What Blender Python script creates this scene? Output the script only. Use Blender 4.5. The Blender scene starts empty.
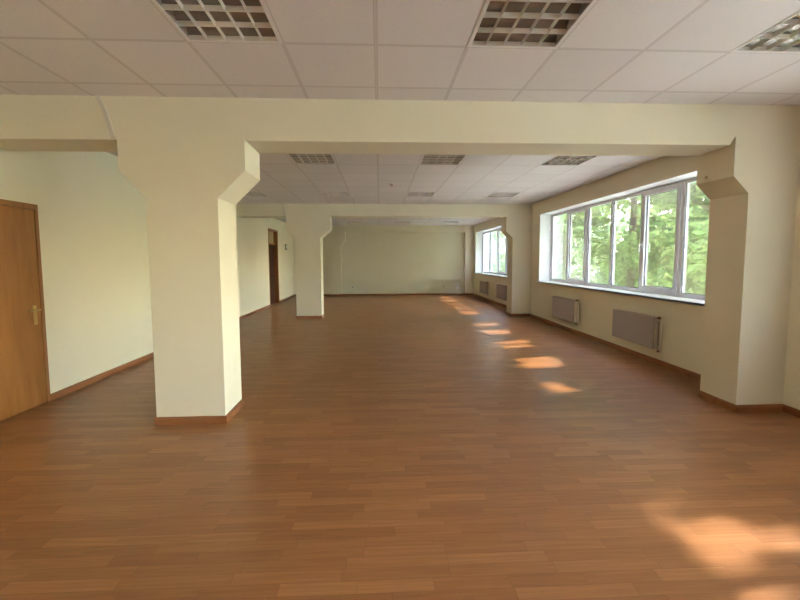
import bpy, bmesh, math, random
import numpy as np
from mathutils import Vector, Matrix
random.seed(7); RNG = np.random.default_rng(11)
scn = bpy.context.scene
COL = scn.collection

# ------------------------------------------------------------------ dimensions (metres)
XL, XR, XO = -3.502, 3.892, 4.30       # left wall, right wall, outer face of right wall
YB, YF = -8.6, 15.47                   # back wall, far wall
H = 2.874                              # ceiling
CD = 0.375                              # column depth
YC1, YC2 = 3.368, 9.45                 # front faces of the two frames
BB = 0.07                              # baseboard height

# ------------------------------------------------------------------ node helpers
def new_mat(name):
    m = bpy.data.materials.new(name); m.use_nodes = True
    nt = m.node_tree; nt.nodes.clear()
    return m, nt
class N:
    def __init__(s, nt): s.nt = nt
    def n(s, t, **k):
        x = s.nt.nodes.new(t)
        for a, b in k.items(): setattr(x, a, b)
        return x
    def l(s, a, b): s.nt.links.new(a, b)
    def math(s, op, a, b=None, c=None):
        x = s.n('ShaderNodeMath', operation=op)
        for i, v in enumerate((a, b, c)):
            if v is None: continue
            if isinstance(v, (int, float)): x.inputs[i].default_value = v
            else: s.l(v, x.inputs[i])
        return x.outputs[0]
    def comb(s, x, y, z=0.0):
        c = s.n('ShaderNodeCombineXYZ')
        for i, v in enumerate((x, y, z)):
            if isinstance(v, (int, float)): c.inputs[i].default_value = v
            else: s.l(v, c.inputs[i])
        return c.outputs[0]
    def ramp(s, f, stops):
        r = s.n('ShaderNodeValToRGB'); e = r.color_ramp.elements
        while len(e) > 1: e.remove(e[-1])
        for i, (p, c) in enumerate(stops):
            q = e[0] if i == 0 else e.new(p)
            q.position = p; q.color = (*c, 1)
        s.l(f, r.inputs[0]); return r.outputs[0]
    def mix(s, f, a, b, bt='MIX'):
        m = s.n('ShaderNodeMix', data_type='RGBA', blend_type=bt)
        for i, v in ((0, f), (6, a), (7, b)):
            if isinstance(v, (int, float)): m.inputs[i].default_value = v
            elif isinstance(v, tuple): m.inputs[i].default_value = (*v, 1)
            else: s.l(v, m.inputs[i])
        return m.outputs[2]
def principled(g, col, rough=.6, metal=0, bump=None, spec=.5, bstr=.2, bdist=.002):
    b = g.n('ShaderNodeBsdfPrincipled'); o = g.n('ShaderNodeOutputMaterial')
    for k, v in (('Base Color', col), ('Roughness', rough), ('Metallic', metal), ('Specular IOR Level', spec)):
        i = b.inputs[k]
        if isinstance(v, tuple): i.default_value = (*v, 1)
        elif isinstance(v, (int, float)): i.default_value = v
        else: g.l(v, i)
    if bump is not None:
        bm_ = g.n('ShaderNodeBump'); bm_.inputs['Strength'].default_value = bstr
        bm_.inputs['Distance'].default_value = bdist
        g.l(bump, bm_.inputs['Height']); g.l(bm_.outputs[0], b.inputs['Normal'])
    g.l(b.outputs[0], o.inputs[0]); return b
def noise(g, scale, detail=3, vec=None, rough=.5):
    n_ = g.n('ShaderNodeTexNoise'); n_.inputs['Scale'].default_value = scale
    n_.inputs['Detail'].default_value = detail; n_.inputs['Roughness'].default_value = rough
    if vec is not None: g.l(vec, n_.inputs['Vector'])
    return n_.outputs['Fac']
def simple(name, col, rough=.5, metal=0, var=.06, scale=6, spec=.5):
    m, nt = new_mat(name); g = N(nt)
    pos = g.n('ShaderNodeNewGeometry').outputs['Position']
    f = noise(g, scale, 3, pos)
    c = g.mix(f, tuple(x*(1-var) for x in col), tuple(min(1, x*(1+var)) for x in col))
    principled(g, c, rough, metal, spec=spec)
    return m
def paint(name, col, rough=.75):
    m, nt = new_mat(name); g = N(nt)
    pos = g.n('ShaderNodeNewGeometry').outputs['Position']
    f = noise(g, 1.3, 3, pos); fine = noise(g, 160, 2, pos)
    c = g.mix(f, tuple(x*.965 for x in col), tuple(min(1, x*1.03) for x in col))
    principled(g, c, rough, bump=fine, bstr=.12, bdist=.001, spec=.3)
    return m
def wood(name, c1, c2, c3, along='Z', rough=.4, stretch=14):
    m, nt = new_mat(name); g = N(nt)
    pos = g.n('ShaderNodeNewGeometry').outputs['Position']
    mp = g.n('ShaderNodeMapping'); g.l(pos, mp.inputs['Vector'])
    sc = {'X': (1, stretch, stretch), 'Y': (stretch, 1, stretch), 'Z': (stretch, stretch, 1)}[along]
    mp.inputs['Scale'].default_value = sc
    f = noise(g, 1.0, 5, mp.outputs[0], .6)
    c = g.ramp(f, [(.3, c1), (.5, c2), (.7, c3)])
    principled(g, c, rough, bump=f, bstr=.05, bdist=.001)
    return m
def floor_mat():
    m, nt = new_mat('wood_strip_linoleum'); g = N(nt)
    pos = g.n('ShaderNodeNewGeometry').outputs['Position']
    sp = g.n('ShaderNodeSeparateXYZ'); g.l(pos, sp.inputs[0])
    x, y = sp.outputs[0], sp.outputs[1]
    W = 0.068
    row = g.math('FLOOR', g.math('DIVIDE', y, W))
    fy = g.math('FRACT', g.math('DIVIDE', y, W))
    wn = g.n('ShaderNodeTexWhiteNoise', noise_dimensions='1D'); g.l(row, wn.inputs['W'])
    r1 = wn.outputs['Value']
    wn2 = g.n('ShaderNodeTexWhiteNoise', noise_dimensions='1D'); g.l(g.math('ADD', row, 77.3), wn2.inputs['W'])
    ln = g.math('MULTIPLY_ADD', wn2.outputs['Value'], .22, .34)
    u = g.math('DIVIDE', g.math('MULTIPLY_ADD', r1, 9.0, x), ln)
    cell = g.math('FLOOR', u); fx = g.math('FRACT', u)
    w3 = g.n('ShaderNodeTexWhiteNoise', noise_dimensions='2D'); g.l(g.comb(cell, row), w3.inputs['Vector'])
    tone = w3.outputs['Value']
    # grain running along the strips
    gv = g.comb(g.math('MULTIPLY_ADD', x, 3.0, g.math('MULTIPLY', tone, 40)), g.math('MULTIPLY', y, 60.0), tone)
    gr = noise(g, 1.0, 5, gv, .6)
    t = g.math('ADD', g.math('MULTIPLY', tone, .50), g.math('MULTIPLY_ADD', gr, 1.1, -.26))
    c = g.ramp(t, [(.10, (.185, .070, .021)), (.40, (.245, .099, .032)), (.70, (.300, .129, .046)), (1.0, (.38, .175, .068))])
    ey = g.math('MINIMUM', fy, g.math('SUBTRACT', 1.0, fy))
    ex = g.math('MULTIPLY', g.math('MINIMUM', fx, g.math('SUBTRACT', 1.0, fx)), 6.0)
    e = g.math('MINIMUM', ey, ex)
    edge = g.math('SUBTRACT', 1.0, g.math('MULTIPLY', g.math('MINIMUM', e, .03), 1/.03))
    c = g.mix(g.math('MULTIPLY', edge, .55), c, (.08, .028, .01))
    big = noise(g, .7, 2, pos)
    c = g.mix(g.math('MULTIPLY', big, .12), c, (.30, .12, .045))
    sm = noise(g, 5, 3, pos)
    rg = g.math('MULTIPLY_ADD', sm, .08, .30)
    principled(g, c, rg, bump=gr, bstr=.05, bdist=.001, spec=.62)
    return m
def ceiling_mat(name, oy, py):
    m, nt = new_mat(name); g = N(nt)
    pos = g.n('ShaderNodeNewGeometry').outputs['Position']
    sp = g.n('ShaderNodeSeparateXYZ'); g.l(pos, sp.inputs[0])
    def line(v, o, p, hw):
        f = g.math('FRACT', g.math('DIVIDE', g.math('SUBTRACT', v, o - 30*p), p))
        d = g.math('MULTIPLY', g.math('MINIMUM', f, g.math('SUBTRACT', 1.0, f)), p)
        wide = g.math('LESS_THAN', d, hw)
        rim = g.math('MULTIPLY', g.math('LESS_THAN', d, hw+.004), g.math('SUBTRACT', 1.0, wide))
        return wide, rim
    w1, r1 = line(sp.outputs[0], -.0148, .6, .008)
    w2, r2 = line(sp.outputs[1], oy, py, .007)
    wide = g.math('MAXIMUM', w1, w2); rim = g.math('MAXIMUM', r1, r2)
    spk = noise(g, 90, 2, pos, .7)
    tx = g.math('FLOOR', g.math('DIVIDE', g.math('SUBTRACT', sp.outputs[0], -.0148), .6))
    ty = g.math('FLOOR', g.math('DIVIDE', g.math('SUBTRACT', sp.outputs[1], oy), py))
    wn = g.n('ShaderNodeTexWhiteNoise', noise_dimensions='2D'); g.l(g.comb(tx, ty), wn.inputs['Vector'])
    base = g.mix(wn.outputs['Value'], (.70, .655, .64), (.745, .70, .685))
    base = g.mix(g.math('MULTIPLY', g.math('GREATER_THAN', spk, .60), .22), base, (.56, .52, .50))
    c = g.mix(g.math('MULTIPLY', rim, .55), base, (.33, .28, .26))
    c = g.mix(g.math('MULTIPLY', wide, .85), c, (.62, .56, .53))
    hgt = g.math('SUBTRACT', g.math('MULTIPLY', spk, .2), g.math('MULTIPLY', rim, 1.0))
    principled(g, c, .85, bump=hgt, bstr=.4, bdist=.003, spec=.2)
    return m
def glass_mat():
    m, nt = new_mat('window_glass'); g = N(nt)
    o = g.n('ShaderNodeOutputMaterial')
    tr = g.n('ShaderNodeBsdfTransparent'); tr.inputs[0].default_value = (.96, .98, .97, 1)
    gl = g.n('ShaderNodeBsdfGlossy'); gl.inputs['Roughness'].default_value = .02
    tl = g.n('ShaderNodeBsdfTranslucent'); tl.inputs[0].default_value = (.9, .93, .95, 1)
    fr = g.n('ShaderNodeFresnel'); fr.inputs[0].default_value = 1.45
    pos = g.n('ShaderNodeNewGeometry').outputs['Position']
    dust = g.math('MULTIPLY_ADD', noise(g, 2.0, 4, pos), .03, .005)
    a = g.n('ShaderNodeMixShader'); g.l(dust, a.inputs[0]); g.l(tr.outputs[0], a.inputs[1]); g.l(tl.outputs[0], a.inputs[2])
    b = g.n('ShaderNodeMixShader'); g.l(g.math('MULTIPLY', fr.outputs[0], .8), b.inputs[0]); g.l(a.outputs[0], b.inputs[1]); g.l(gl.outputs[0], b.inputs[2])
    g.l(b.outputs[0], o.inputs[0]); return m
def leaf_mat(name, a, b):
    m, nt = new_mat(name); g = N(nt)
    o = g.n('ShaderNodeOutputMaterial')
    pos = g.n('ShaderNodeNewGeometry').outputs['Position']
    f = noise(g, 5.0, 4, pos, .8)
    c = g.ramp(f, [(.44, a), (.57, b)])  # dark-to-bright noise paints leaf shade and highlights into the colour
    d = g.n('ShaderNodeBsdfDiffuse'); t = g.n('ShaderNodeBsdfTranslucent')
    g.l(c, d.inputs[0]); g.l(g.mix(.08, c, (.40, .56, .22)), t.inputs[0])
    mx = g.n('ShaderNodeMixShader'); mx.inputs[0].default_value = .36
    g.l(d.outputs[0], mx.inputs[1]); g.l(t.outputs[0], mx.inputs[2]); g.l(mx.outputs[0], o.inputs[0])
    return m

M = dict(
    wall=paint('cream_wall_paint', (.79, .738, .57)),
    white=paint('white_reveal_paint', (.86, .87, .88), .6),
    pvc=simple('white_window_plastic', (.80, .79, .82), .35, var=.03),
    sill=simple('white_sill_plastic', (.84, .85, .86), .3, var=.02),
    gasket=simple('dark_gasket', (.10, .10, .11), .6),
    base=wood('baseboard_wood', (.20, .075, .025), (.27, .105, .035), (.33, .14, .055), 'X', .4, 9),
    base_y=wood('baseboard_wood_lengthwise', (.20, .075, .025), (.27, .105, .035), (.33, .14, .055), 'Y', .4, 9),
    door=wood('orange_wood_veneer', (.235, .092, .018), (.30, .122, .026), (.355, .150, .036), 'Z', .42, 9),
    doorframe=wood('brown_door_frame_wood', (.21, .085, .022), (.28, .115, .032), (.33, .145, .042), 'Z', .45, 9),
    darkdoor=wood('dark_brown_door_wood', (.055, .020, .010), (.08, .028, .013), (.11, .04, .02), 'Z', .45, 9),
    brass=simple('brass', (.70, .50, .20), .3, 1, .05),
    tan=simple('frosted_transom_panel', (.42, .34, .20), .5),
    rad=simple('grey_radiator_enamel', (.40, .36, .36), .45, var=.03),
    radside=simple('pale_radiator_enamel', (.66, .60, .50), .45, var=.03),
    pipe=simple('cream_painted_pipe', (.80, .76, .64), .4),
    valve=simple('brown_valve_cap', (.26, .14, .08), .45),
    alu=simple('bright_louvre_aluminium', (.80, .76, .70), .35, .35, .03),
    refl=simple('pale_reflector_metal', (.29, .26, .23), .22, .5, .02),
    rim=simple('white_rim_enamel', (.72, .68, .66), .5, 0, .02),
    housing=simple('lamp_housing_metal', (.44, .38, .32), .45, .35, .05),
    tube=simple('unlit_fluorescent_glass', (.93, .93, .92), .25, var=.02),
    tubecap=simple('tube_cap_metal', (.55, .55, .55), .35, .9),
    plastic=simple('off_white_plastic', (.74, .72, .64), .45, var=.03),
    grey=simple('grey_plastic', (.33, .33, .31), .5),
    darkp=simple('dark_plastic', (.05, .05, .05), .5),
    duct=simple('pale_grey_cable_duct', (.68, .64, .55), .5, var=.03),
    glass=glass_mat(), floor=floor_mat(),
    bark=simple('tree_bark', (.12, .09, .065), .9, var=.3, scale=12),
    facade=simple('white_facade_plaster', (.82, .83, .84), .85, var=.04, scale=1),
    fwin=simple('dark_facade_glazing', (.12, .14, .16), .15),
    roof=simple('grey_roof', (.25, .25, .26), .8),
    bounce_ground=simple('pale_bounce_ground', (.50, .50, .46), .95, var=.35, scale=2),  # ground made pale to bounce more daylight indoors
)

# ------------------------------------------------------------------ mesh helpers
def add_box(bm, x0, x1, y0, y1, z0, z1, bev=0):
    vs = [bm.verts.new((x, y, z)) for x in (x0, x1) for y in (y0, y1) for z in (z0, z1)]
    idx = [(0, 1, 3, 2), (4, 6, 7, 5), (0, 4, 5, 1), (2, 3, 7, 6), (0, 2, 6, 4), (1, 5, 7, 3)]
    fs = [bm.faces.new([vs[i] for i in f]) for f in idx]
    if bev:
        es = list({e for f in fs for e in f.edges})
        bmesh.ops.bevel(bm, geom=es, offset=bev, segments=2, affect='EDGES', profile=.5)
def add_prism(bm, front, back):
    a = [bm.verts.new(p) for p in front]; b = [bm.verts.new(p) for p in back]
    n = len(a)
    bm.faces.new(a); bm.faces.new(b[::-1])
    for i in range(n):
        bm.faces.new((a[i], b[i], b[(i+1) % n], a[(i+1) % n]))
def add_tube(bm, pts, r, seg=12, caps=True):
    rings = []
    pts = [Vector(p) for p in pts]
    rr = r if isinstance(r, (list, tuple)) else [r]*len(pts)
    for i, p in enumerate(pts):
        d = (pts[min(i+1, len(pts)-1)] - pts[max(i-1, 0)]).normalized()
        u = d.cross(Vector((0, 0, 1)));  u = u if u.length > .1 else d.cross(Vector((1, 0, 0)))
        u.normalize(); v = d.cross(u)
        rings.append([bm.verts.new(p + (u*math.cos(2*math.pi*k/seg) + v*math.sin(2*math.pi*k/seg))*rr[i]) for k in range(seg)])
    for a, b in zip(rings, rings[1:]):
        for k in range(seg): bm.faces.new((a[k], a[(k+1) % seg], b[(k+1) % seg], b[k]))
    if caps: bm.faces.new(rings[0][::-1]); bm.faces.new(rings[-1])
def obj(name, bm, mat, parent=None, smooth=False, loc=None):
    bmesh.ops.recalc_face_normals(bm, faces=bm.faces)
    me = bpy.data.meshes.new(name); 
    if loc is not None: bmesh.ops.translate(bm, verts=bm.verts, vec=-Vector(loc))
    bm.to_mesh(me); bm.free()
    if mat: me.materials.append(mat)
    if smooth:
        for p in me.polygons: p.use_smooth = True
    o = bpy.data.objects.new(name, me); COL.objects.link(o)
    if loc is not None: o.location = loc
    if parent is not None: o.parent = parent
    return o
def box_obj(name, b, mat, parent=None, bev=0):
    bm = bmesh.new(); add_box(bm, *b, bev=bev); return obj(name, bm, mat, parent)
def struct(name, bm, mat, parent=None):
    o = obj(name, bm, mat, parent)
    if parent is None: o['kind'] = 'structure'
    return o
def empty(name, loc=(0, 0, 0)):
    o = bpy.data.objects.new(name, None); o.empty_display_size = .1
    COL.objects.link(o); o.location = loc; return o
def tag(o, label, cat, group=None):
    o['label'] = label; o['category'] = cat
    if group: o['group'] = group
    return o
def thing(name, label, cat, loc, group=None): return tag(empty(name, loc), label, cat, group)
def dup(root, loc, label=None, group=None):
    r = root.copy(); COL.objects.link(r); r.location = loc
    if label: r['label'] = label
    if group: r['group'] = group
    for ch in list(root.children):
        c = ch.copy(); COL.objects.link(c); c.parent = r
        for q in list(ch.children):
            d = q.copy(); COL.objects.link(d); d.parent = c
    return r

# ------------------------------------------------------------------ shell
bm = bmesh.new(); add_box(bm, XL-.3, XO, YB-.2, YF+.25, -.2, 0); struct('floor', bm, M['floor'])
DOORS = [(3.06, 4.012, 2.053, 'near'), (12.0, 13.08, 2.49, 'far')]
bm = bmesh.new(); ys = YB
for a, b, z, _ in DOORS:
    add_box(bm, XL-.2, XL, ys, a, 0, H+.2); add_box(bm, XL-.2, XL, a, b, z, H+.2); ys = b
add_box(bm, XL-.2, XL, ys, YF, 0, H+.2)
add_box(bm, XL-.3, XL-.2, YB, YF, 0, H+.2)  # backing slab added behind both doors to stop light leaking in
struct('wall_left', bm, M['wall'])
bm = bmesh.new(); add_box(bm, XL-.2, XO, YF, YF+.2, 0, H+.2); struct('wall_far', bm, M['wall'])
bm = bmesh.new(); add_box(bm, XL-.2, XO, YB-.2, YB, 0, H+.2); struct('wall_back', bm, M['wall'])
ZS, ZT = .915, 2.555
WINS = [(-8.03, -3.11, 6), (-2.03, 2.89, 5), (4.215, 8.972, 6), (10.13, 15.05, 5)]
bm = bmesh.new(); ys = YB
for a, b, _ in WINS:
    add_box(bm, XR, XO, ys, a, 0, H+.2)
    add_box(bm, XR, XO, a, b, 0, ZS); add_box(bm, XR, XO, a, b, ZT, H+.2); ys = b
add_box(bm, XR, XO, ys, YF, 0, H+.2)
struct('wall_right', bm, M['wall'])

# baseboards
def bb_run_y(bm, x, y0, y1, s, h=BB, t=.016):
    # s=+1: board lies on the +x side of x
    xs = [(x, 0), (x+s*t, 0), (x+s*t, h-.022), (x+s*t*.45, h), (x, h)]
    add_prism(bm, [(a, y0, z) for a, z in xs], [(a, y1, z) for a, z in xs])
def bb_run_x(bm, y, x0, x1, s, h=BB, t=.016):
    ysn = [(y, 0), (y+s*t, 0), (y+s*t, h-.022), (y+s*t*.45, h), (y, h)]
    add_prism(bm, [(x0, a, z) for a, z in ysn], [(x1, a, z) for a, z in ysn])
bm = bmesh.new(); ys = YB
for a, b, z, _ in DOORS: bb_run_y(bm, XL, ys, a, 1); ys = b
bb_run_y(bm, XL, ys, YF, 1); struct('baseboard_left', bm, M['base_y'])
XP, XPF = 3.42, 3.53      # inner faces of the right pilasters (frames / far wall)
bm = bmesh.new()
bb_run_y(bm, XR, YB, YC1, -1); bb_run_y(bm, XR, YC1+CD, YC2, -1); bb_run_y(bm, XR, YC2+CD, 15.30, -1)
struct('baseboard_right', bm, M['base_y'])
bm = bmesh.new(); bb_run_x(bm, YF, XL, -2.02, -1); bb_run_x(bm, YF, -1.575, XPF, -1)
struct('baseboard_far', bm, M['base'])

# ------------------------------------------------------------------ ceilings (tile grid laid out around the louvre lights)
LK = [-5, -2, 1, 4]                                 # light columns in tile units
def xk(k): return -.0148 + .6*k
def ceiling(y0, y1, oy, py, lights):
    """lights: list of (k, y_start) cells left open for the fittings"""
    xs = [XL] + [xk(k) for k in range(-5, 7) if XL < xk(k) < XR] + [XR]
    j0 = math.floor((y0-oy)/py)
    ysn = [y0] + [oy+py*j for j in range(j0, j0+60) if y0+.01 < oy+py*j < y1-.01] + [y1]
    bm = bmesh.new(); V = {}
    def v(i, j, t):
        if (i, j, t) not in V: V[(i, j, t)] = bm.verts.new((xs[i], ysn[j], H+(.03 if t else 0)))
        return V[(i, j, t)]
    for i in range(len(xs)-1):
        for j in range(len(ysn)-1):
            cxx, cyy = (xs[i]+xs[i+1])/2, (ysn[j]+ysn[j+1])/2
            if any(xk(k) < cxx < xk(k+1) and ly < cyy < ly+py for k, ly in lights): continue
            bm.faces.new((v(i, j, 0), v(i, j+1, 0), v(i+1, j+1, 0), v(i+1, j, 0)))
    m = ceiling_mat('ceiling_tiles', oy, py)
    me = bpy.data.meshes.new('ceiling'); bm.to_mesh(me); bm.free(); me.materials.append(m)
    o = bpy.data.objects.new('ceiling', me); COL.objects.link(o); o['kind'] = 'structure'
P2 = .56
Y1L = 2.535-.6
bay1 = [(k, Y1L) for k in (-2, 1, 4)]
bay2 = [(k, 5.03) for k in (-2, 1, 4)] + [(k, 5.03+5*P2) for k in LK]
bay3 = [(k, 13.8) for k in (-2, 1, 4)]
ceiling(YB, YC1, 2.535, .6, bay1)
ceiling(YC1+CD, YC2, 5.03, P2, bay2)
ceiling(YC2+CD, YF, 13.8, .6, bay3)
# concrete slab above the hung ceiling, keeps daylight out
bm = bmesh.new(); add_box(bm, XL-.2, XO, YB-.2, YF+.2, H+.2, H+.4); struct('ceiling_slab', bm, M['wall']); 
# wall angle strip where the hung ceiling meets the frames
def shadow_trim(name, y, s):
    bm = bmesh.new(); add_box(bm, XL, XR, min(y, y+s*.012), max(y, y+s*.012), H-.010, H); struct(name, bm, M['duct'])

# ------------------------------------------------------------------ louvre lights
def make_light(depth):
    t = empty('ceiling_light')
    w = .6; d = depth; g = .012; zt = .085
    bm = bmesh.new()          # housing: open tray above the ceiling plane
    add_box(bm, 0, w, 0, d, zt, zt+.004)
    for b in ((0, g, 0, d), (w-g, w, 0, d), (g, w-g, 0, g), (g, w-g, d-g, d)): add_box(bm, *b, .0, zt)
    obj('housing', bm, M['housing'], t)
    bm = bmesh.new()
    for b in ((0, .022, 0, d), (w-.022, w, 0, d), (.022, w-.022, 0, .022), (.022, w-.022, d-.022, d)): add_box(bm, *b, -.003, .003)
    obj('rim', bm, M['rim'], t)
    nr = 4; pr = (d-2*g)/nr
    for i in range(nr):       # curved reflector over every tube
        bm = bmesh.new(); yc = g + pr*(i+.5); prev = None
        for k in range(9):
            a = math.pi*k/8
            y = yc - math.cos(a)*pr*.49; z = .030 + math.sin(a)*.050
            cur = (bm.verts.new((g, y, z)), bm.verts.new((w-g, y, z)))
            if prev: bm.faces.new((prev[0], prev[1], cur[1], cur[0]))
            prev = cur
        obj('reflector', bm, M['refl'], t, smooth=True)
    bm = bmesh.new()          # V shaped long blades and thin cross blades
    for i in range(nr+1):
        y = g + pr*i; hw = .004
        add_prism(bm, [(g, y-hw, .030), (g, y+hw, .030), (g, y+.0015, .001), (g, y-.0015, .001)],
                      [(w-g, y-hw, .030), (w-g, y+hw, .030), (w-g, y+.0015, .001), (w-g, y-.0015, .001)])
    for k in range(1, 5):
        x = g + (w-2*g)*k/5
        add_prism(bm, [(x-.002, g, .030), (x+.002, g, .030), (x+.0012, g, .002), (x-.0012, g, .002)],
                      [(x-.002, d-g, .030), (x+.002, d-g, .030), (x+.0012, d-g, .002), (x-.0012, d-g, .002)])
    obj('louvre', bm, M['alu'], t)
    for i in range(nr):
        yc = g + pr*(i+.5)
        bm = bmesh.new(); add_tube(bm, [(.03, yc, .058), (w-.03, yc, .058)], .0125, 12)
        tb = obj('lamp_tube', bm, M['tube'], t, smooth=True)
        for x0 in (.014, w-.032):
            bm = bmesh.new(); add_tube(bm, [(x0, yc, .058), (x0+.018, yc, .058)], .0135, 12); obj('tube_cap', bm, M['tubecap'], tb)
    return t
la = make_light(.6); lb = make_light(P2)
lgrp = 'recessed square louvre ceiling lights'
LBL1 = {-2: 'square louvre ceiling light nearest the viewer, in front of the beam on the left',
        1: 'square louvre ceiling light nearest the viewer, in front of the beam right of centre',
        4: 'square louvre ceiling light cut off by the top right corner of the photo'}
LBL2 = {(-2, 0): 'square louvre ceiling light just behind the first beam, left of centre',
        (1, 0): 'square louvre ceiling light just behind the first beam, in the middle',
        (4, 0): 'square louvre ceiling light just behind the first beam, on the window side',
        (-5, 1): 'square louvre ceiling light beside the stepped capital of the big left column',
        (-2, 1): 'square louvre ceiling light just before the second beam, left of centre',
        (1, 1): 'square louvre ceiling light just before the second beam, in the middle',
        (4, 1): 'square louvre ceiling light just before the second beam, on the window side'}
LBL3 = {-2: 'thin looking ceiling light in the far bay beyond the second beam, leftmost of three',
        1: 'thin looking ceiling light in the far bay beyond the second beam, middle of three',
        4: 'thin looking ceiling light in the far bay beyond the second beam, nearest the windows'}
first = True
def put(src, used, loc, label):
    if not used[0]:
        used[0] = True; src.location = loc; return tag(src, label, 'ceiling light', lgrp)
    return tag(dup(src, loc), label, 'ceiling light', lgrp)
ua, ub = [False], [False]
for k, y in bay1: put(la, ua, (xk(k), y, H), LBL1[k])
for k, y in bay3: put(la, ua, (xk(k), y, H), LBL3[k])
for k, y in bay2: put(lb, ub, (xk(k), y, H), LBL2[(k, 0 if y < 6 else 1)])

# ------------------------------------------------------------------ beams
def beam(y0, zl, zr, label, xcl, xcr, notch):
    y1 = y0+CD
    zt = H+.2
    f = [(XL, zt), (XR, zt), (XR, zr)]
    bk = list(f)
    nx = xcr[0]
    if notch:
        f += [(nx, zr), (nx, zr+.085), (nx-.055, zr)]; bk += [(nx, zr), (nx, zr+.001), (nx-.03, zr)]
        f += [(xcl[1]+.016, zr), (xcl[1], zr+.10), (xcl[1], zr)]; bk += [(xcl[1]+.016, zr), (xcl[1], zr+.001), (xcl[1], zr)]
    f += [(XL, zl)]; bk += [(XL, zl)]
    bm = bmesh.new()
    add_prism(bm, [(x, y0, z) for x, z in f], [(x, y1, z) for x, z in bk])
    o = obj('ceiling_beam', bm, M['wall'])
    return tag(o, label, 'beam')
def column(y0, y1, xa, xb, ca, cb, zs, zc, ztop, label, name='support_column', left=True, right=True, back=False):
    """xa..xb shaft, ca..cb capital, zs shaft top, zc capital bottom"""
    p = [(xa, 0), (xb, 0)]
    p += [(xb, zs), (cb, zc), (cb, ztop)] if cb != xb else [(xb, ztop)]
    p += [(ca, ztop), (ca, zc), (xa, zs)] if ca != xa else [(xa, ztop)]
    t = thing(name, label, 'column', ((xa+xb)/2, (y0+y1)/2, 0))
    def rel(o): o.matrix_parent_inverse = t.matrix_basis.inverted(); return o
    bm = bmesh.new(); add_prism(bm, [(x, y0, z) for x, z in p], [(x, y1, z) for x, z in p])
    rel(obj('shaft', bm, M['wall'], t))
    bm = bmesh.new(); tt = .016
    bb_run_x(bm, y0, xa-(tt if left else 0), xb+(tt if right else 0), -1)
    if left: bb_run_y(bm, xa, y0, y1, -1)
    if right: bb_run_y(bm, xb, y0, y1, 1)
    if back: bb_run_x(bm, y1, xa-(tt if left else 0), xb+(tt if right else 0), 1)
    rel(obj('baseboard', bm, M['base'], t))
    return t, rel
BZ = 2.513
beam(YC1, BZ, BZ, 'cream beam spanning the room in front, above the big left column', (-2.24, -1.165), (3.268, 0), True)
beam(YC2, 2.565, 2.565, 'cream beam across the middle of the room, above the second column', (-2.31, -1.23), (3.22, 0), False)
box = (XL, XR, 15.33, YF, 2.60, H+.2)
tag(box_obj('ceiling_beam', box, M['wall']), 'shallow cream beam running along the top of the far wall', 'beam')
t, rel = column(YC1, YC1+.405, -2.02, -1.41, -2.238, -1.165, 2.02, 2.26, BZ, 'large cream column with flared capital in the left foreground', back=True)
t, rel = column(YC1, YC1+.405, XP, XR, 3.268, XR, 2.081, 2.235, BZ, 'cream pilaster with stepped capital on the right wall in the foreground', left=True, right=False, back=False)
bm = bmesh.new(); add_tube(bm, [(3.270, 3.66, 2.285), (3.262, 3.66, 2.285)], .016, 10); rel(obj('capital_bolt', bm, simple('painted_over_bolt', (.55, .46, .30), .6), t))
column(YC2, YC2+CD, -2.10, -1.475, -2.312, -1.228, 2.03, 2.25, 2.565, 'smaller looking cream column with flared capital under the second beam', back=True)
column(YC2, YC2+CD, 3.40, XR, 3.225, XR, 2.03, 2.19, 2.565, 'cream pilaster with stepped capital between the two visible windows', left=True, right=False)
column(15.37, YF, -2.02, -1.575, -2.23, -1.39, 2.01, 2.31, 2.60, 'shallow cream pilaster with flared capital on the far wall', right=True)
column(15.30, YF, XPF, XR, XPF, XR, 2.0, 2.2, 2.60, 'narrow straight cream pilaster in the far right corner beside the window', right=False)

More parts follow.
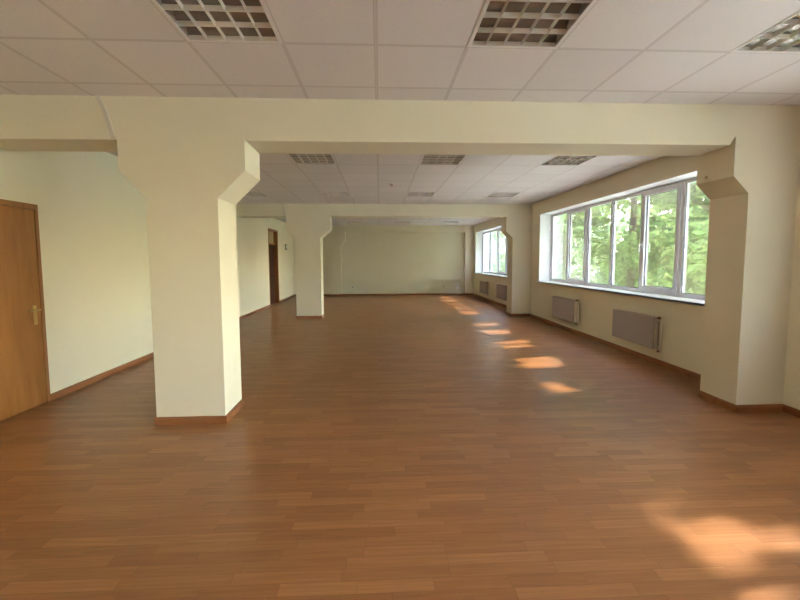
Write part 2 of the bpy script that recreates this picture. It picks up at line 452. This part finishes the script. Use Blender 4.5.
# ------------------------------------------------------------------ windows
XF = 4.20   # frame centre plane
def window(n, y0, y1, npane, sashes, handles):
    w = empty('window_%d' % n, (XF, (y0+y1)/2, ZS)); w['kind'] = 'structure'
    inv = Matrix.Translation(Vector(w.location)).inverted()
    def rel(o): o.matrix_parent_inverse = inv; return o
    # white plastered reveals: sides and head
    bm = bmesh.new(); th = .006
    pu = [(y0, ZS), (y0, ZT), (y1, ZT), (y1, ZS), (y1-th, ZS), (y1-th, ZT-th), (y0+th, ZT-th), (y0+th, ZS)]
    fa = [bm.verts.new((XR-.001, a_, b_)) for a_, b_ in pu]; fb = [bm.verts.new((XF-.03, a_, b_)) for a_, b_ in pu]
    for L_ in (fa, fb):
        for q_ in ((0, 1, 6, 7), (1, 2, 5, 6), (2, 3, 4, 5)): bm.faces.new([L_[k] for k in q_])
    for k in range(8): bm.faces.new((fa[k], fb[k], fb[(k+1) % 8], fa[(k+1) % 8]))
    rel(obj('reveal', bm, M['white'], w))
    bm = bmesh.new(); add_box(bm, XR-.055, XF-.03, y0+.002, y1-.002, ZS-.004, ZS+.026, bev=.006); add_box(bm, XR-.055, XR-.001, y0-.035, y1+.035, ZS-.004, ZS+.026, bev=.006)
    rel(obj('window_sill', bm, M['sill'], w))
    zb, zt = ZS+.026, ZT-th
    fw = .045
    bm = bmesh.new(); a, b = XF-.035, XF+.035
    add_box(bm, a, b, y0+th, y1-th, zb, zb+.06, bev=.004); add_box(bm, a, b, y0+th, y1-th, zt-fw, zt, bev=.004)
    pitch = (y1-y0-.04)/npane; ed = [y0+.02+pitch*i for i in range(npane+1)]
    for i, e in enumerate(ed):
        hw = .032 if 0 < i < npane else .030
        add_box(bm, a, b, max(e-hw, y0+th), min(e+hw, y1-th), zb+.055, zt-fw+.005, bev=.004)
    rel(obj('window_frame', bm, M['pvc'], w))
    for i in range(npane):
        p0, p1 = ed[i]+.030, ed[i+1]-.030
        zz0, zz1 = zb+.06, zt-fw
        if i in sashes:
            sw = .052; bm = bmesh.new(); a2, b2 = XF-.055, XF+.02
            add_box(bm, a2, b2, p0-.012, p0+sw, zz0-.012, zz1+.012, bev=.005); add_box(bm, a2, b2, p1-sw, p1+.012, zz0-.012, zz1+.012, bev=.005)
            add_box(bm, a2, b2, p0+sw-.004, p1-sw+.004, zz0-.012, zz0+sw, bev=.005); add_box(bm, a2, b2, p0+sw-.004, p1-sw+.004, zz1-sw, zz1+.012, bev=.005)
            s = rel(obj('sash', bm, M['pvc'], w))
            hy = p1-.02 if sashes[i] > 0 else p0+.02
            bm = bmesh.new(); add_box(bm, a2-.012, a2, hy-.014, hy+.014, 1.66, 1.74, bev=.003)
            add_tube(bm, [(a2-.010, hy, 1.70), (a2-.045, hy, 1.70)], .009, 10)
            add_box(bm, a2-.055, a2-.040, hy-.010, hy+.010, 1.58, 1.715, bev=.004)
            obj('window_handle', bm, M['sill'], s)
            q0, q1, r0, r1 = p0+sw, p1-sw, zz0+sw, zz1-sw
        else: q0, q1, r0, r1 = p0, p1, zz0, zz1
        bm = bmesh.new(); ge = .006; L4 = []
        for xx in (XF-.028, XF-.008):
            for e_ in (0, ge):
                L4.append([bm.verts.new(p) for p in ((xx, q0+e_, r0+e_), (xx, q1-e_, r0+e_), (xx, q1-e_, r1-e_), (xx, q0+e_, r1-e_))])
        for u_, v_ in ((0, 1), (2, 3), (1, 3), (0, 2)):
            for k in range(4): bm.faces.new((L4[u_][k], L4[u_][(k+1) % 4], L4[v_][(k+1) % 4], L4[v_][k]))
        rel(obj('gasket', bm, M['gasket'], w))
        bm = bmesh.new()
        vs = [bm.verts.new(p) for p in ((XF-.018, q0+.003, r0+.003), (XF-.018, q1-.003, r0+.003), (XF-.018, q1-.003, r1-.003), (XF-.018, q0+.003, r1-.003))]
        bm.faces.new(vs); rel(obj('pane', bm, M['glass'], w))
window(1, *WINS[1], {0: 1, 2: -1}, None)
window(2, *WINS[2], {1: 1, 4: -1}, None)
window(3, *WINS[3], {2: 1}, None)
window(4, *WINS[0], {1: 1, 4: -1}, None)

# ------------------------------------------------------------------ doors
def rel_to(t): 
    inv = Matrix.Translation(Vector(t.location)).inverted()
    def rel(o): o.matrix_parent_inverse = inv; return o
    return rel
y0, y1, z1, _ = DOORS[0]
d = empty('door_1', (XL, (y0+y1)/2, 0)); d['kind'] = 'structure'; rel = rel_to(d)
bm = bmesh.new(); e = .036
add_box(bm, XL-.12, XL+.014, y0, y0+e, 0, z1, bev=.003); add_box(bm, XL-.12, XL+.014, y1-e, y1, 0, z1, bev=.003); add_box(bm, XL-.12, XL+.014, y0+e, y1-e, z1-.055, z1, bev=.003)
rel(obj('door_frame', bm, M['doorframe'], d))
pn = rel(box_obj('door_leaf', (XL-.045, XL+.006, y0+e+.003, y1-e-.003, .006, z1-.058), M['door'], d, bev=.002))
bm = bmesh.new(); hy = 3.905
add_box(bm, XL+.006, XL+.012, hy-.019, hy+.019, .835, 1.03, bev=.002)
add_tube(bm, [(XL+.010, hy, .985), (XL+.058, hy, .985)], .009, 12)
add_tube(bm, [(XL+.058, hy+.006, .985), (XL+.060, hy-.05, .988), (XL+.057, hy-.12, .980)], [.009, .009, .007], 12)
add_tube(bm, [(XL+.011, hy, .875), (XL+.016, hy, .875)], .009, 12)
obj('door_handle', bm, M['brass'], pn)
y0, y1, z1, _ = DOORS[1]
d = empty('door_2', (XL, (y0+y1)/2, 0)); d['kind'] = 'structure'; rel = rel_to(d)
bm = bmesh.new(); e = .05
add_box(bm, XL-.19, XL+.012, y0, y0+e, 0, z1, bev=.003); add_box(bm, XL-.19, XL+.012, y1-e, y1, 0, z1, bev=.003); add_box(bm, XL-.19, XL+.012, y0+e, y1-e, z1-.05, z1, bev=.003)
add_box(bm, XL-.19, XL-.09, y0+e, y1-e, 2.0, 2.05)
rel(obj('door_frame', bm, M['doorframe'], d))
rel(box_obj('door_leaf', (XL-.17, XL-.12, y0+e+.003, y1-e-.003, .006, 1.998), M['darkdoor'], d, bev=.002))
rel(box_obj('transom_panel', (XL-.17, XL-.13, y0+e+.003, y1-e-.003, 2.052, z1-.052), M['tan'], d))

# ------------------------------------------------------------------ radiators
def make_radiator(w=.90):
    t = empty('wall_radiator')      # origin: centre of the back, bottom; faces -x
    h = .44; d = .085; o = .03
    bm = bmesh.new(); add_box(bm, -o-d, -o-d+.018, -w/2, w/2, 0, h, bev=.006)
    obj('front_panel', bm, M['rad'], t)
    bm = bmesh.new(); add_box(bm, -o-.018, -o, -w/2, w/2, 0, h, bev=.006)
    obj('rear_panel', bm, M['rad'], t)
    for s in (-1, 1):
        bm = bmesh.new(); yy = s*(w/2-.004); add_box(bm, -o-d+.014, -o-.014, min(yy, yy-s*.006), max(yy, yy-s*.006), .012, h-.004, bev=.001)
        obj('side_cover', bm, M['radside'], t)
    bm = bmesh.new()
    add_box(bm, -o-d+.016, -o-d+.021, -w/2+.01, w/2-.01, h-.012, h-.002); add_box(bm, -o-.024, -o-.018, -w/2+.01, w/2-.01, h-.012, h-.002)
    n = 40
    for i in range(n+1):
        yy = -w/2+.012 + (w-.024)*i/n; add_box(bm, -o-d+.018, -o-.020, yy-.0025, yy+.0025, h-.012, h-.003)
    obj('top_grille', bm, M['radside'], t)
    bm = bmesh.new()
    n = 88; pr = []
    for i in range(n):
        yy = -w/2+.02 + (w-.04)*i/(n-1); x = -o-d+.019 if i % 2 else -o-.020
        cur = (bm.verts.new((x, yy, .03)), bm.verts.new((x, yy, h-.03)))
        if pr: bm.faces.new((pr[0], cur[0], cur[1], pr[1]))
        pr = cur
    obj('convector', bm, M['radside'], t)
    for yy in (-w/2+.15, w/2-.15):
        bm = bmesh.new(); add_box(bm, -o, 0, yy-.015, yy+.015, .08, h-.06, bev=.002); obj('bracket', bm, M['radside'], t)
    yv = -w/2-.07
    bm = bmesh.new(); add_tube(bm, [(-o-.03, yv, h+.02), (-o-.03, yv, -.03)], .011, 12)
    add_tube(bm, [(-o-.03, -w/2+.01, h-.035), (-o-.03, yv, h-.035)], .010, 12)
    add_tube(bm, [(-o-.03, -w/2+.01, .035), (-o-.03, yv, .035)], .010, 12)
    p = obj('supply_pipe', bm, M['pipe'], t, smooth=False)
    bm = bmesh.new(); add_tube(bm, [(-o-.05, yv, h+.005), (-o-.085, yv, h+.005)], [.019, .016], 14); obj('valve', bm, M['valve'], p)
    bm = bmesh.new(); add_tube(bm, [(-o-.05, yv, -.012), (-o-.075, yv, -.012)], [.015, .013], 14); obj('valve', bm, M['valve'], p)
    return t
r0 = make_radiator(.91)
rg = 'flat panel radiators under the windows'
r0.location = (XR, 5.41, .225); tag(r0, 'flat grey panel radiator nearest the foreground pilaster, under the big window', 'radiator', rg)
dup(r0, (XR, 7.54, .235), 'flat grey panel radiator under the left end of the big window', rg)
dup(r0, (XR, 11.46, .23), 'distant panel radiator half hidden behind the second pilaster', rg)
dup(r0, (XR, 13.52, .23), 'distant panel radiator near the far right corner under the far window', rg)

# ------------------------------------------------------------------ small fittings
def socket(x, label):
    t = thing('power_socket', label, 'socket', (x, YF, .352), 'sockets low on the far wall')
    bm = bmesh.new(); add_box(bm, -.045, .045, -.012, 0, -.04, .04, bev=.004); obj('cover_plate', bm, M['plastic'], t)
    bm = bmesh.new(); add_tube(bm, [(0, -.0125, 0), (0, -.018, 0)], [.028, .026], 20); s = obj('socket_insert', bm, M['grey'], t)
    bm = bmesh.new(); bm.free()
    for xx in (-.0095, .0095):
        bm = bmesh.new(); add_tube(bm, [(xx, -.0175, 0), (xx, -.0195, 0)], .0035, 8); obj('pin_hole', bm, M['darkp'], s)
socket(-1.12, 'small power socket low on the far wall, beside the left pilaster')
socket(2.67, 'small power socket low on the far wall, left one of the right pair')
socket(3.2, 'small power socket low on the far wall, nearest the right corner')
t = thing('smoke_detector', 'small round smoke detector on the tiled ceiling between the louvre lights', 'smoke detector', (.24, 7.0, H))
bm = bmesh.new(); add_tube(bm, [(0, 0, 0), (0, 0, -.012)], .052, 24); obj('base_ring', bm, M['plastic'], t)
bm = bmesh.new(); add_tube(bm, [(0, 0, -.012), (0, 0, -.034), (0, 0, -.042)], [.045, .040, .022], 24); obj('detector_cap', bm, simple('pinkish_plastic', (.60, .45, .40), .5), t)
t = thing('wall_panel', 'small grey box on the left wall just past the dark doorway', 'wall box', (XL, 14.17, 1.86))
bm = bmesh.new(); add_box(bm, 0, .035, -.12, .12, 0, .21, bev=.006); obj('casing', bm, M['grey'], t)
bm = bmesh.new(); add_box(bm, .035, .04, -.08, .08, .06, .17, bev=.001); obj('display_window', bm, M['plastic'], t)
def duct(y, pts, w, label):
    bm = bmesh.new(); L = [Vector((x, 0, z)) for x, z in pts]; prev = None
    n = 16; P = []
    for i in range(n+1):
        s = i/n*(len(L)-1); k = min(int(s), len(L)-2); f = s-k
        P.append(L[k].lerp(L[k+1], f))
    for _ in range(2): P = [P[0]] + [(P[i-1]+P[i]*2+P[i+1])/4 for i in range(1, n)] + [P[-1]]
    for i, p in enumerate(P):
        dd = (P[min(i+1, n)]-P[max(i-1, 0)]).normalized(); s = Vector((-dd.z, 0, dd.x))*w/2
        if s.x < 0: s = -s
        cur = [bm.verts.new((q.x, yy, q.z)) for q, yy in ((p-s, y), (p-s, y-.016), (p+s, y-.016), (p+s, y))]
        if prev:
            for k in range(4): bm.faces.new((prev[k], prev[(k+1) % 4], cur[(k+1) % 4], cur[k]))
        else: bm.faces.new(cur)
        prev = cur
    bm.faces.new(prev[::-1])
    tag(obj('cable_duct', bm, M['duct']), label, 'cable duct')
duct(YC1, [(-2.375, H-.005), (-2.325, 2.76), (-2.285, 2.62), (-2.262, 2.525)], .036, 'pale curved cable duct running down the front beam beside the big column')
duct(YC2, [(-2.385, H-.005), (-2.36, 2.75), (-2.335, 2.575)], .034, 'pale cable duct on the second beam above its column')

# ------------------------------------------------------------------ outside
GZ = -3.4
bm = bmesh.new(); add_box(bm, XO+.05, 60, -30, 60, GZ-.2, GZ); struct('ground', bm, M['bounce_ground'])
t = thing('apartment_building', 'white plastered building wing beyond the far end of the windows', 'building', (9.2, 30, GZ))
rel = rel_to(t)
b_ = rel(box_obj('facade', (4.7, 14.6, 28, 36, GZ, 7.5), M['facade'], t))
rel(box_obj('roof', (4.5, 14.8, 27.7, 36.3, 7.5, 7.9), M['roof'], t))
for i in range(3):
    for j in range(2):
        bm = bmesh.new(); x = 10.9-i*2.6; z = -1.6+j*5.6
        add_box(bm, x-.5, x+.5, 27.97, 28.0, z, z+1.3); rel(obj('facade_window', bm, M['fwin'], t))

SK = 1.10; SY = .14     # sunlight falls to z=0 while travelling SK*z towards -x and SY of that towards -y
PATCH = [[(1.92, 4.3), (2.15, 4.32), (2.2, 4.21), (2.27, 3.99), (2.11, 3.83), (1.95, 3.71), (1.87, 3.76), (1.88, 3.98)],
 [(2.43, 4.36), (2.51, 4.25), (2.48, 3.85), (2.34, 3.95)],
 [(1.99, 5.4), (2.63, 5.54), (2.56, 4.97), (1.99, 4.89)],
 [(2.04, 6.51), (2.64, 6.7), (2.62, 6.13), (2.03, 6.06)],
 [(2.09, 7.62), (2.7, 7.68), (2.65, 7.21), (2.08, 7.12)],
 [(2.16, 8.46), (2.73, 8.5), (2.66, 8.15), (2.11, 8.15)],
 [(2.16, 9.07), (2.7, 9.13), (2.61, 8.81), (2.16, 8.76)],
 [(2.23, 10.46), (2.83, 10.61), (2.76, 9.95), (2.18, 9.83)],
 [(2.23, 11.33), (2.82, 11.43), (2.74, 10.94), (2.21, 10.98)],
 [(2.22, 12.27), (2.83, 12.31), (2.78, 11.9), (2.19, 11.86)],
 [(2.28, 13.57), (2.85, 13.63), (2.78, 13.03), (2.24, 12.98)],
 [(2.37, 14.56), (2.88, 14.64), (2.82, 14.17), (2.32, 14.1)],
 [(1.57, 1.93), (1.95, 1.96), (2.03, 1.93), (2.05, 1.87), (2.34, 1.9), (2.08, 1.67), (1.94, 1.7), (1.71, 1.62), (1.55, 1.62), (1.6, 1.79)],
 [(1.56, 1.51), (1.72, 1.55), (1.97, 1.58), (1.81, 1.45), (1.74, 1.3), (1.44, 1.31), (1.54, 1.46)],
 [(1.59, 2.16), (1.94, 2.15), (1.93, 2.09), (1.66, 2.04), (1.57, 2.05)]]
def keep(P):
    """False where a leaf would stand in one of the gaps the sun comes through"""
    fx = P[:, 0]-SK*P[:, 2]; fy = P[:, 1]-SY*SK*P[:, 2]
    inside = np.zeros(len(P), bool)
    for poly in PATCH:
        c = np.zeros(len(P), bool); n = len(poly)
        cxx = sum(p[0] for p in poly)/n; cyy = sum(p[1] for p in poly)/n
        pl = [(cxx+(p[0]-cxx)*1.18, cyy+(p[1]-cyy)*1.18) for p in poly]
        for i in range(n):
            (x1, y1), (x2, y2) = pl[i], pl[(i+1) % n]
            cond = ((y1 > fy) != (y2 > fy)) & (fx < (x2-x1)*(fy-y1)/((y2-y1) or 1e-9)+x1)
            c ^= cond
        inside |= c
    return ~inside
def leaves(P, size, name, mat, parent, up=.5):
    n = len(P)
    a = RNG.normal(size=(n, 3)); a[:, 2] *= .6; a /= np.linalg.norm(a, axis=1)[:, None]
    nr = RNG.normal(size=(n, 3)); nr[:, 2] += up; b = np.cross(nr, a); b /= np.linalg.norm(b, axis=1)[:, None]
    nn = np.cross(a, b)
    L = size*RNG.uniform(.7, 1.3, n)[:, None]; W = L*.36
    V = np.stack([P-a*L*.5, P-a*L*.08+b*W+nn*L*.06, P+a*L*.5, P-a*L*.08-b*W+nn*L*.06], 1).reshape(-1, 3)
    me = bpy.data.meshes.new(name)
    me.vertices.add(n*4); me.vertices.foreach_set('co', V.ravel())
    F = (np.arange(n)*4)[:, None]+np.array([[0, 1, 2, 0, 2, 3]])
    me.loops.add(n*6); me.loops.foreach_set('vertex_index', F.ravel().astype(np.int32))
    me.polygons.add(n*2); me.polygons.foreach_set('loop_start', (np.arange(n*2)*3).astype(np.int32))
    me.update(calc_edges=True); me.materials.append(mat)
    o = bpy.data.objects.new(name, me); COL.objects.link(o)
    inv = Matrix.Translation(Vector(parent.location)).inverted()
    o.parent = parent; o.matrix_parent_inverse = inv
    return o
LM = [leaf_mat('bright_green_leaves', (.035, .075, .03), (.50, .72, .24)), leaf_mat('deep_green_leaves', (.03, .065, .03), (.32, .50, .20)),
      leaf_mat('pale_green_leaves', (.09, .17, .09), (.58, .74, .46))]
def tree(x, y, r, h, n, lm, label, size=.2, clumps=48, gate=None, low=-2.2, block=0):
    """crown: clumps of leaves in an ellipsoid from height low to h"""
    t = thing('leafy_tree', label, 'tree', (x, y, GZ), 'trees outside the windows')
    zc, rz = (h+low)/2, (h-low)/2
    C = RNG.normal(size=(clumps, 3)); C /= np.linalg.norm(C, axis=1)[:, None]
    C *= RNG.uniform(.35, 1, clumps)[:, None]**.6
    C = C*np.array([r*.85, r*.9, rz*.9])+np.array([x, y, zc])
    k = RNG.integers(0, clumps, n)
    P = C[k]+RNG.normal(size=(n, 3))*np.array([.36, .36, .28])
    if block:   # extra leaves added along the sun rays, blocking light between floor patches
        fx = RNG.uniform(1.1, 3.4, block); fy = RNG.uniform(y-r*1.05, y+r*1.05, block)
        X = x+RNG.uniform(-1.3, 1.3, block)
        z = (X-fx)/SK; Q = np.stack([X, fy+SY*(X-fx), z], 1)
        P = np.concatenate([P, Q])
    P = P[P[:, 0] > XO+.5]
    P = P[keep(P)]  # crown opened so sun falls only in the wanted floor patches
    leaves(P, size, 'foliage', LM[lm], t)
    bm = bmesh.new()
    add_tube(bm, [(x, y, GZ), (x+.05, y+.05, GZ+2), (x, y-.05, zc), (x+.05, y, h-1.0)], [.20, .16, .11, .03], 10)
    for i in range(0, clumps, 3):
        c = Vector(C[i]); z0 = max(GZ+1, min(c.z-1.2, h-1.5)); s = Vector((x, y, z0)); m_ = s.lerp(c, .5)+Vector((0, 0, -.15))
        pts = [s, m_, c]
        arr = np.array([[*(s.lerp(c, f))] for f in (.3, .5, .7, .9)])
        if not keep(arr).all(): continue
        add_tube(bm, pts, [.05, .03, .012], 6)
    o = obj('trunk', bm, M['bark'], t, smooth=True); o.matrix_parent_inverse = Matrix.Translation(Vector(t.location)).inverted()
tree(8.4, -6.0, 2.4, 7.6, 3000, 1, 'unseen leafy tree added to cut direct sun behind the viewer', block=3500)  # out of view, added to cut direct sun into the rear bay
tree(8.4, -1.2, 2.6, 7.8, 4000, 0, 'unseen leafy tree gating the sun at the window beside the viewer', block=5000)  # out of view, stands here to gate sunlight into the near bay
tree(8.4, 3.4, 2.6, 8.0, 7000, 1, 'unseen leafy tree gating the sun level with the foreground pilaster', block=6500)  # not visible from the camera, set here to gate the sun
tree(8.5, 7.9, 2.6, 8.1, 12000, 0, 'bright green tree close outside the right end of the big window', block=6500)
tree(8.7, 12.6, 2.7, 8.2, 13000, 0, 'sunlit tree filling the middle panes of the big window', block=9000)
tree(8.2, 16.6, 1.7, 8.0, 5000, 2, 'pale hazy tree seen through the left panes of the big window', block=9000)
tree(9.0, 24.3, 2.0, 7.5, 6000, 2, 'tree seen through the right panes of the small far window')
tree(14.5, 13.0, 2.6, 5.0, 5000, 1, 'darker tree further back, behind the sunlit tree', size=.3)
tree(15.0, 19.0, 2.6, 5.4, 5000, 0, 'tree further back showing between the middle panes', size=.3)
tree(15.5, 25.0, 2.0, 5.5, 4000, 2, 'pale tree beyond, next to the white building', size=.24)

# ------------------------------------------------------------------ light
w = bpy.data.worlds.new('sky'); scn.world = w; w.use_nodes = True
nt = w.node_tree; nt.nodes.clear(); g = N(nt)
sk = g.n('ShaderNodeTexSky', sky_type='NISHITA'); sk.sun_disc = False
sk.sun_elevation = math.atan(1/SK); sk.sun_rotation = math.radians(90); sk.dust_density = 2.5; sk.air_density = 1.2
bg = g.n('ShaderNodeBackground'); bg.inputs[1].default_value = SKY = 6.0
g.l(g.mix(.55, sk.outputs[0], (1.06, 1.08, 1.34)), bg.inputs[0])
o = g.n('ShaderNodeOutputWorld'); g.l(bg.outputs[0], o.inputs[0])
L = bpy.data.lights.new('sun', 'SUN'); L.energy = 8.0; L.angle = math.radians(.8); L.color = (1, .94, .86)
so = bpy.data.objects.new('sun', L); COL.objects.link(so)
dirv = Vector((-SK, -SY*SK, -1)).normalized()
so.rotation_euler = dirv.to_track_quat('-Z', 'Y').to_euler(); so.location = (12, 4, 12)

# ------------------------------------------------------------------ camera
f, p, yw, r, cx, cy, cz = 373.25, .0679, .0416, -.0041, 395.24, 285.08, 1.478
F = Vector((math.sin(yw)*math.cos(p), math.cos(yw)*math.cos(p), -math.sin(p)))
R = Vector((math.cos(yw), -math.sin(yw), 0)); U = R.cross(F)
R2 = R*math.cos(r)+U*math.sin(r); U2 = -R*math.sin(r)+U*math.cos(r)
cd = bpy.data.cameras.new('camera'); cam = bpy.data.objects.new('camera', cd); COL.objects.link(cam)
m3 = Matrix((R2, U2, -F)).transposed()
cam.matrix_world = Matrix.Translation((0, 0, cz)) @ m3.to_4x4()
cd.sensor_width = 36; cd.lens = 36*f/800; cd.shift_x = (400-cx)/800; cd.shift_y = (cy-300)/800
cd.clip_start = .05; cd.clip_end = 300
scn.camera = cam
vs = scn.view_settings
vs.view_transform = 'Standard'; vs.look = 'None'; vs.gamma = 1; vs.use_curve_mapping = False
vs.exposure = 1.25
